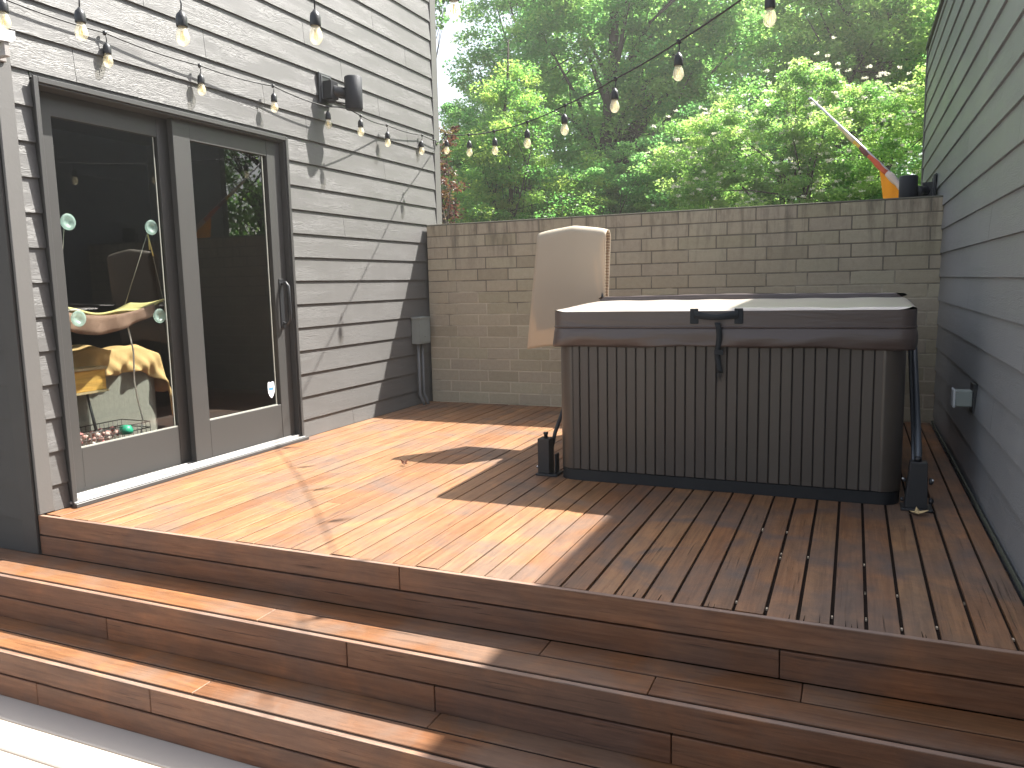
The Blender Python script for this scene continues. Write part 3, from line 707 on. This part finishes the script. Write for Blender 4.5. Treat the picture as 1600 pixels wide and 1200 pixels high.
obj('basket_contents',b,(lambda n:(n.pbr(n.ramp(n.rnd(),[(0,(.45,.08,.10)),(.4,(.65,.35,.32)),(.75,(.7,.65,.6)),(1,(.35,.06,.07))]),.7),n.m)[1])(NT('pink_bits')),bk,kind='stuff')
b=MB(); b.lathe((-.20,.70,.275),[(.0,-.02),(.035,-.015),(.04,.005),(.03,.03),(0,.035)],10); obj('green_toy',b,simple('green_plastic',(.03,.42,.25),.4,.5),bk)

ch=thing('cat_perch',(-.25,.65,.85),'cat hammock on four suction cups hung against the left glass panel','cat perch')
b=MB()
def hm(u,v):
    y=.30+.70*u; x=-.150-.28*v; zt=.985-.05*math.sin(u*math.pi*.95)*1.0+.022*u+.008*math.sin(u*14)
    return (x,y,zt-.012*math.sin(v*math.pi)-.02*v)
b.grid(hm,30,8); obj('perch_sling',b,simple('yellow_fleece',(.62,.56,.25),.95,.1,var=.2,scale=60,bump=1,bscale=200),ch,solid=.012)
b=MB(); b.grid(lambda u,v:(-.150+.012*math.sin(u*22)*v,.30+.62*u,.972-.05*math.sin(u*math.pi*.95)+.02*u-.085*v-.02*math.sin(u*5)*v),30,4); obj('sling_skirt',b,simple('brown_fleece',(.26,.17,.13),.95,.1,var=.3,scale=30,bump=1,bscale=200),ch,solid=.006)
for (cy,cz) in ((.375,1.412),(.892,1.413),(.385,.925),(.902,.915)):
    b=MB(); b.lathe((-.112,cy,cz),[(.0,-.022),(.010,-.020),(.014,-.010),(.030,0.002),(.040,.014),(.042,.022),(.040,.024),(.020,.020),(.018,.012),(0,.012)],20,'x'); obj('suction_cup',b,M['cup'],ch)
gcm=simple('thin_grey_cord',(.35,.33,.28),.7,.2)
for pp_ in ([(-.125,.892,1.385),(-.17,.74,.985)],[(-.125,.892,1.385),(-.125,.97,.985),(-.13,.98,.70)],[(-.125,.375,1.385),(-.16,.33,.98)]):
    b=MB(); b.tube(pp_,.0016,5); obj('perch_cord',b,gcm,ch)
b=MB(); b.tube([(-.125,.892,1.375),(-.12,.905,1.30),(-.125,.92,1.255)],.004,6); b.tube([(-.125,.894,1.375),(-.128,.90,1.29)],.003,6); obj('cord_knot',b,simple('yellow_cord',(.62,.52,.22),.7,.2),ch)
cd=MB(); cd.tube([(-.2,.765,.90),(-.205,.80,.72),(-.20,.785,.55),(-.2,.80,.42),(-.21,.83,.32),(-.2,.80,.24),(-.2,.83,.03)],.0045,6); obj('power_cord',cd,M['whitecable'],label='thin white cord hanging down inside the left glass panel',cat='cord')

# ------------------------------------------------------------------ vegetation
def leafmat(name,cols,trans,tf=.45,rough=.45):
    n=NT(name); c=n.ramp(n.rnd(),[(i/(len(cols)-1),x) for i,x in enumerate(cols)])
    t=n.ramp(n.rnd(),[(i/(len(trans)-1),x) for i,x in enumerate(trans)])
    b=n.pbr(c,rough,.5); tl=n.n('BsdfTranslucent'); n.t.links.new(t,tl.inputs[0]); m=n.n('MixShader'); m.inputs[0].default_value=tf
    n.t.links.new(b.outputs[0],m.inputs[1]); n.t.links.new(tl.outputs[0],m.inputs[2]); n.t.links.new(m.outputs[0],n.out.inputs[0]); return n.m
M['bark']=simple('dark_bark',(.06,.05,.042),.95,.1,var=.4,scale=12,bump=1,bscale=30)
def leaves_mesh(name, centers, crad, per, size, flat=.6, tintc=None, aspect=.55, droop=.3):
    """centers (n,3), crad (n,), leaves scattered in each cluster; diamond shaped two-triangle leaves"""
    n=len(centers); idx=np.repeat(np.arange(n),per); N=len(idx)
    d=RNG.normal(size=(N,3)); d/=np.linalg.norm(d,axis=1)[:,None]; rad=RNG.random(N)**(.5)
    P=centers[idx]+d*(crad[idx]*rad)[:,None]*np.array([1,1,flat])
    # leaf frame
    nrm=RNG.normal(size=(N,3))*.7+np.array([0,0,1.0]); nrm/=np.linalg.norm(nrm,axis=1)[:,None]
    ax=d*np.array([1,1,.3])+RNG.normal(size=(N,3))*.5+np.array([0,0,-droop]); ax-=nrm*(ax*nrm).sum(1)[:,None]; ax/=np.linalg.norm(ax,axis=1)[:,None]
    sd=np.cross(nrm,ax); L=size*RNG.uniform(.6,1.25,N); Wd=L*aspect*RNG.uniform(.8,1.2,N)
    a=P-ax*(L*.5)[:,None]; c=P+ax*(L*.5)[:,None]; up=nrm*(Wd*.18)[:,None]
    b_=P+sd*(Wd*.5)[:,None]+up; e=P-sd*(Wd*.5)[:,None]+up
    vs=np.stack([a,b_,c,e],1).reshape(-1,3); base=np.arange(N)*4
    tri=np.stack([base,base+1,base+2,base,base+2,base+3],1).reshape(-1)
    org=vs.mean(0); org[2]=vs[:,2].min(); vs=vs-org
    me=bpy.data.meshes.new(name); me.vertices.add(N*4); me.vertices.foreach_set('co',vs.astype(np.float32).ravel())
    me.loops.add(N*6); me.loops.foreach_set('vertex_index',tri.astype(np.int32)); me.polygons.add(N*2)
    me.polygons.foreach_set('loop_start',(np.arange(N*2)*3).astype(np.int32)); me.update(calc_edges=True)
    tt=(tintc[idx] if tintc is not None else .5)+RNG.normal(size=N)*.16
    at=me.attributes.new('rnd','FLOAT','FACE'); at.data.foreach_set('value',np.repeat(np.clip(tt,0,1),2).astype(np.float32))
    return me,org
def blob_centers(blobs,n,shell=.55):
    w=np.array([bl[3]*bl[4]*bl[5] for bl in blobs])**.75; w/=w.sum(); pick=RNG.choice(len(blobs),n,p=w)
    d=RNG.normal(size=(n,3)); d/=np.linalg.norm(d,axis=1)[:,None]; r=shell+(1-shell)*RNG.random(n)
    B=np.array([bl[:6] for bl in blobs])[pick]
    return B[:,:3]+d*r[:,None]*B[:,3:6]
def tree(name,label,base,h,r0,blobs,ncl,crad,per,size,mat,shell=.5,lean=(0,0),limbs=14,flat=.6,cat='tree',group=None,flowers=0,forks=None,aspect=.55):
    t=thing(name,base,label,cat,group); B=V(base)
    mb=MB(); n=9; path=[B+V((lean[0]*(i/n)**1.3+.06*math.sin(i*1.7+h),lean[1]*i/n+.05*math.cos(i*2.1),h*i/n)) for i in range(n+1)]
    mb.tube(path,[r0*(1-.8*i/n) for i in range(n+1)],10)
    C=blob_centers(blobs,ncl,shell); T=np.clip(.5+.32*RNG.normal(size=ncl),0,1)
    for k in range(limbs):
        c=V(C[RNG.integers(ncl)]); tz=max(.12,min(.93,(c.z-B.z)/h*RNG.uniform(.45,.8))); i=tz*n; i0=int(i); s=path[i0].lerp(path[min(n,i0+1)],i-i0); rr=r0*(1-.8*tz)*.5
        m=s.lerp(c,.5)+V((RNG.normal()*.15,RNG.normal()*.15,.1)); mb.tube([s,s.lerp(m,.5)+V((0,0,-.03)),m,c],[rr,rr*.8,rr*.5,rr*.15],6)
        for q in range(3):
            e=V(C[RNG.integers(ncl)]); 
            if (e-m).length<2.0: mb.tube([m,m.lerp(e,.5)+V((0,0,.06)),e],[rr*.4,rr*.25,rr*.1],5)
    obj('trunk',mb,M['bark'],t)
    me,org=leaves_mesh('crown',C,crad*RNG.uniform(.6,1.25,ncl),per,size,flat,T,aspect)
    link_mesh('crown',me,mat,t,org)
    if flowers:
        F=C[RNG.choice(ncl,flowers)]+RNG.normal(size=(flowers,3))*crad*.5+np.array([0,-crad*.9,crad*.45])
        me,org=leaves_mesh('blossom',F,np.full(flowers,.042),16,.027,.5,None,.9); o=link_mesh('blossom',me,M['blossom'],t,org); o['kind']='stuff'
    return t
M['blossom']=leafmat('cream_blossom',[(.80,.77,.66),(.84,.80,.70)],[(.80,.76,.60),(.80,.76,.60)],.45)
M['lf_yellow']=leafmat('yellow_green_leaves',[(.045,.11,.035),(.085,.17,.045),(.13,.22,.055),(.20,.26,.07)],[(.17,.46,.10),(.30,.60,.12),(.42,.70,.14),(.56,.72,.15)],.58)
M['lf_mid']=leafmat('mid_green_leaves',[(.045,.11,.04),(.08,.17,.055),(.13,.22,.07)],[(.21,.54,.15),(.35,.68,.19),(.56,.80,.22)],.62)
M['lf_dark']=leafmat('dark_green_leaves',[(.03,.075,.028),(.055,.115,.042),(.085,.155,.06)],[(.14,.36,.11),(.25,.50,.14),(.36,.6,.18)],.6)
M['lf_flower']=leafmat('fresh_green_leaves',[(.05,.12,.045),(.10,.19,.06),(.17,.26,.09)],[(.22,.50,.11),(.38,.66,.15),(.60,.80,.22)],.6)
M['lf_red']=leafmat('wine_red_leaves',[(.045,.022,.018),(.075,.035,.025),(.10,.07,.035)],[(.12,.04,.03),(.22,.09,.05),(.2,.16,.05)],.35)
GZ=-.75
tree('young_tree','slender yellow green tree just right of the sunlit house corner',(-2.1,10.6,GZ),6.0,.07,
 [(-2.1,10.6,3.0,1.0,1.1,1.3),(-1.5,10.9,2.0,1.2,1.1,1.0),(-2.6,10.4,2.3,1.0,1.0,.9),(-2.0,10.7,4.2,.7,.8,.7),(-.9,11.0,2.4,.8,1.0,.9),(-2.0,10.5,1.2,1.6,1,.7)],340,.26,200,.062,M['lf_yellow'],.3)
tree('red_plum','wine red leaved tree half hidden behind the house corner',(-1.3,6.6,GZ),3.6,.05,
 [(-1.36,6.6,2.2,.24,.5,.6),(-1.38,6.7,2.9,.20,.5,.4),(-1.29,6.5,1.5,.23,.4,.4)],60,.13,60,.055,M['lf_red'],.3,limbs=8)
tree('tall_tree','tall dark trunked tree rising through the middle of the woods',(-1.55,14.5,GZ),11,.22,
 [(-1.6,14.5,7.2,2.2,1.8,1.3),(-.2,14.8,6.0,1.6,1.6,1.2),(-3.0,14.8,5.4,1.1,1.5,1.0),(1.2,14.7,6.6,1.6,1.6,1.0),(-1.3,15.3,4.4,1.3,1.0,1.2),(.3,15.3,4.6,1.2,1.0,1.0),(-1.5,13.9,4.2,1.5,.6,1.6),(-.3,13.8,5.2,1.2,.6,1.0),(-2.6,14.2,6.6,1.1,1,1.3),(.6,14.3,7.6,1.8,1.3,1.0)],560,.38,140,.095,M['lf_mid'],.35,lean=(.4,0),limbs=22)
tree('spreading_tree','broad mid green tree with layered branches behind the centre of the block wall',(.2,11.6,GZ),4.4,.10,
 [(.0,11.4,2.9,1.5,1.2,.55),(1.1,11.2,2.4,1.3,1.1,.55),(-.9,11.6,2.3,1.0,1.1,.5),(.3,11.0,1.7,1.6,1.0,.5),(1.7,11.5,3.2,1.1,1.1,.5),(.9,11.8,3.7,1.0,1.0,.5)],360,.26,210,.060,M['lf_mid'],.25,flat=.40)
tree('flowering_shrub','bushy shrub with cream blossom clusters behind the right end of the block wall',(2.6,9.4,GZ),3.6,.10,
 [(2.4,9.3,2.9,1.3,1.1,.9),(3.4,9.1,2.7,.95,1.0,.9),(1.5,9.4,2.7,.75,.9,.7),(2.9,8.9,1.9,1.5,.9,.7),(3.7,9.3,1.9,.9,.9,.8),(1.9,9.1,1.9,1.0,.9,.6),(4.1,9.6,3.2,.6,.8,.6),(2.9,9.2,3.5,.7,.7,.35)],480,.20,230,.048,M['lf_flower'],.45,flowers=760)
tree('leafy_tree','tall light green tree at the top right above the flowering shrub',(3.9,14.0,GZ),9.5,.16,
 [(3.6,14,6.0,1.6,1.6,1.2),(4.8,13.8,5.2,1.3,1.5,1.3),(2.6,14.1,5.0,1.2,1.4,.9),(4.4,13.6,4.0,1.4,1.3,.9),(3.4,14.4,7.2,1.4,1.4,.9),(2.9,14.2,3.9,1.2,1.2,.7)],480,.34,140,.09,M['lf_flower'],.35)
tree('airy_tree','airy blue green tree with bright sky showing through at the top left',(-4.1,16.5,GZ),11,.13,
 [(-4.3,16.5,7.4,1.5,1.6,1.2),(-3.6,16.6,6.0,1.1,1.5,1.0),(-4.9,16.3,5.0,1.3,1.5,.9),(-4.2,16.5,8.9,1.5,1.4,.9),(-3.1,16.9,7.9,1.2,1.2,1.0),(-4.6,16.2,4.0,1.6,1.5,1.2),(-5.3,16.4,6.5,.7,1.0,1.0)],400,.40,140,.09,M['lf_mid'],.35,limbs=22)
tree('round_tree','dense green tree low behind the left part of the block wall',(-3.6,12.6,GZ),4.2,.12,
 [(-3.8,12.6,2.6,1.3,1.2,1.5),(-4.6,12.8,3.6,.9,1.1,1.0),(-3.0,12.4,1.6,1.6,1,.9),(-3.6,12.5,4.3,.8,.8,.6)],340,.27,200,.062,M['lf_mid'],.35)
# branch sprig reaching in at the top left
tree('dark_leaved_tree','dark leaved branch tips hanging beside the roof corner at top left',(-4.9,12.0,GZ),7.2,.09,
 [(-3.98,12.0,6.5,.30,.4,.7),(-4.3,12.0,7.0,.6,.5,.6)],36,.16,34,.09,M['lf_dark'],.2,limbs=8)
tree('side_tree','tall tree rising beyond the far end of the right hand building',(7.2,10.5,GZ),9.5,.16,
 [(7.2,10.5,3.5,1.9,1.6,2.2),(6.4,10.2,5.6,1.5,1.5,1.4),(8.6,10.6,5.0,1.6,1.5,1.8),(9.6,10.5,2.6,1.8,1.6,1.8),(7.5,10.6,7.4,1.3,1.3,1.0)],330,.42,120,.11,M['lf_mid'],.35)
# far wood reading as one mass
nC=1900; xs_=RNG.uniform(-16,16,nC); ys_=RNG.uniform(20,30,nC)
gap=np.clip((xs_+3.2*(ys_/20)+3.0)/3.0,0,1)
top=4.2+gap*7.5+1.2*np.sin(xs_*1.3)
C=np.stack([xs_,ys_,GZ+RNG.random(nC)**.8*(top-GZ)],1)
me,org=leaves_mesh('woodland',C,RNG.uniform(.8,1.5,nC),150,.22,.7,np.clip(.4+.3*RNG.normal(size=nC),0,1)); o=link_mesh('woodland',me,M['lf_mid'],None,org)
props(o,'dense dark green wood in the distance behind the nearer trees','woodland',None,'stuff')
# dark understory just behind the wall
nC=260; C=np.stack([RNG.uniform(-6,6.5,nC),RNG.uniform(12.5,15.5,nC),RNG.uniform(GZ,2.6,nC)],1)
me,org=leaves_mesh('undergrowth',C,RNG.uniform(.4,.8,nC),140,.11,.7,np.clip(.35+.3*RNG.normal(size=nC),0,1)); o=link_mesh('undergrowth',me,M['lf_dark'],None,org)
props(o,'low dark undergrowth filling in beneath the trees','undergrowth',None,'stuff')

# thin volume added to imitate lens glare veiling the trees
hb=MB(); hb.box(-34,34,-14,46,-2.25,12.6)
hn=NT('glare_haze'); pv=hn.n('VolumePrincipled'); pv.inputs['Color'].default_value=(1,.98,.92,1); pv.inputs['Density'].default_value=.0038; pv.inputs['Anisotropy'].default_value=.6
hn.t.links.new(pv.outputs[0],hn.out.inputs['Volume']); obj('glare_veil',hb,hn.m,kind='stuff')

# ------------------------------------------------------------------ camera
f,yaw,pitch,roll=1228.73,.410337508,-.126151863,-.022513667
fw=V((-math.sin(yaw)*math.cos(pitch),math.cos(yaw)*math.cos(pitch),math.sin(pitch))); r0=V((math.cos(yaw),math.sin(yaw),0)); u0=r0.cross(fw)
r=r0*math.cos(roll)+u0*math.sin(roll); u=-r0*math.sin(roll)+u0*math.cos(roll)
cam=bpy.data.cameras.new('camera'); co=bpy.data.objects.new('camera',cam); COL.objects.link(co)
co.matrix_world=Matrix(((r.x,u.x,-fw.x,3.5587),(r.y,u.y,-fw.y,-2.4492),(r.z,u.z,-fw.z,1.05),(0,0,0,1)))
cam.sensor_width=36; cam.lens=f/1600*36; cam.clip_end=500; cam.clip_start=.05
sc.camera=co

# ------------------------------------------------------------------ light
sd_=V((.492,.600,1.0)).normalized()
L=bpy.data.lights.new('sun','SUN'); L.energy=4.8; L.angle=math.radians(.8); L.color=(1,.965,.895)
lo=bpy.data.objects.new('sun',L); COL.objects.link(lo); lo.rotation_euler=(-sd_).to_track_quat('-Z','Y').to_euler(); lo.location=(10,12,20)
w=bpy.data.worlds.new('World'); sc.world=w; w.use_nodes=True; nt=w.node_tree; nt.nodes.clear()
sk=nt.nodes.new('ShaderNodeTexSky'); sk.sky_type='NISHITA'; sk.sun_disc=False; sk.sun_elevation=math.asin(sd_.z); sk.sun_rotation=math.atan2(sd_.x,sd_.y)
sk.air_density=1.0; sk.dust_density=2.5; sk.ozone_density=1.0
bg=nt.nodes.new('ShaderNodeBackground'); bg.inputs[1].default_value=.098; ou=nt.nodes.new('ShaderNodeOutputWorld')
hs_=nt.nodes.new('ShaderNodeHueSaturation'); hs_.inputs['Saturation'].default_value=.5; nt.links.new(sk.outputs[0],hs_.inputs['Color']); nt.links.new(hs_.outputs[0],bg.inputs[0]); nt.links.new(bg.outputs[0],ou.inputs[0])
sc.view_settings.view_transform='Standard'; sc.view_settings.look='None'; sc.view_settings.exposure=1.88; sc.view_settings.gamma=1
sc.render.film_transparent=False
cy=sc.cycles; cy.max_bounces=8; cy.diffuse_bounces=4; cy.glossy_bounces=4; cy.transmission_bounces=6; cy.transparent_max_bounces=16
cy.use_denoising=True; cy.sample_clamp_indirect=8
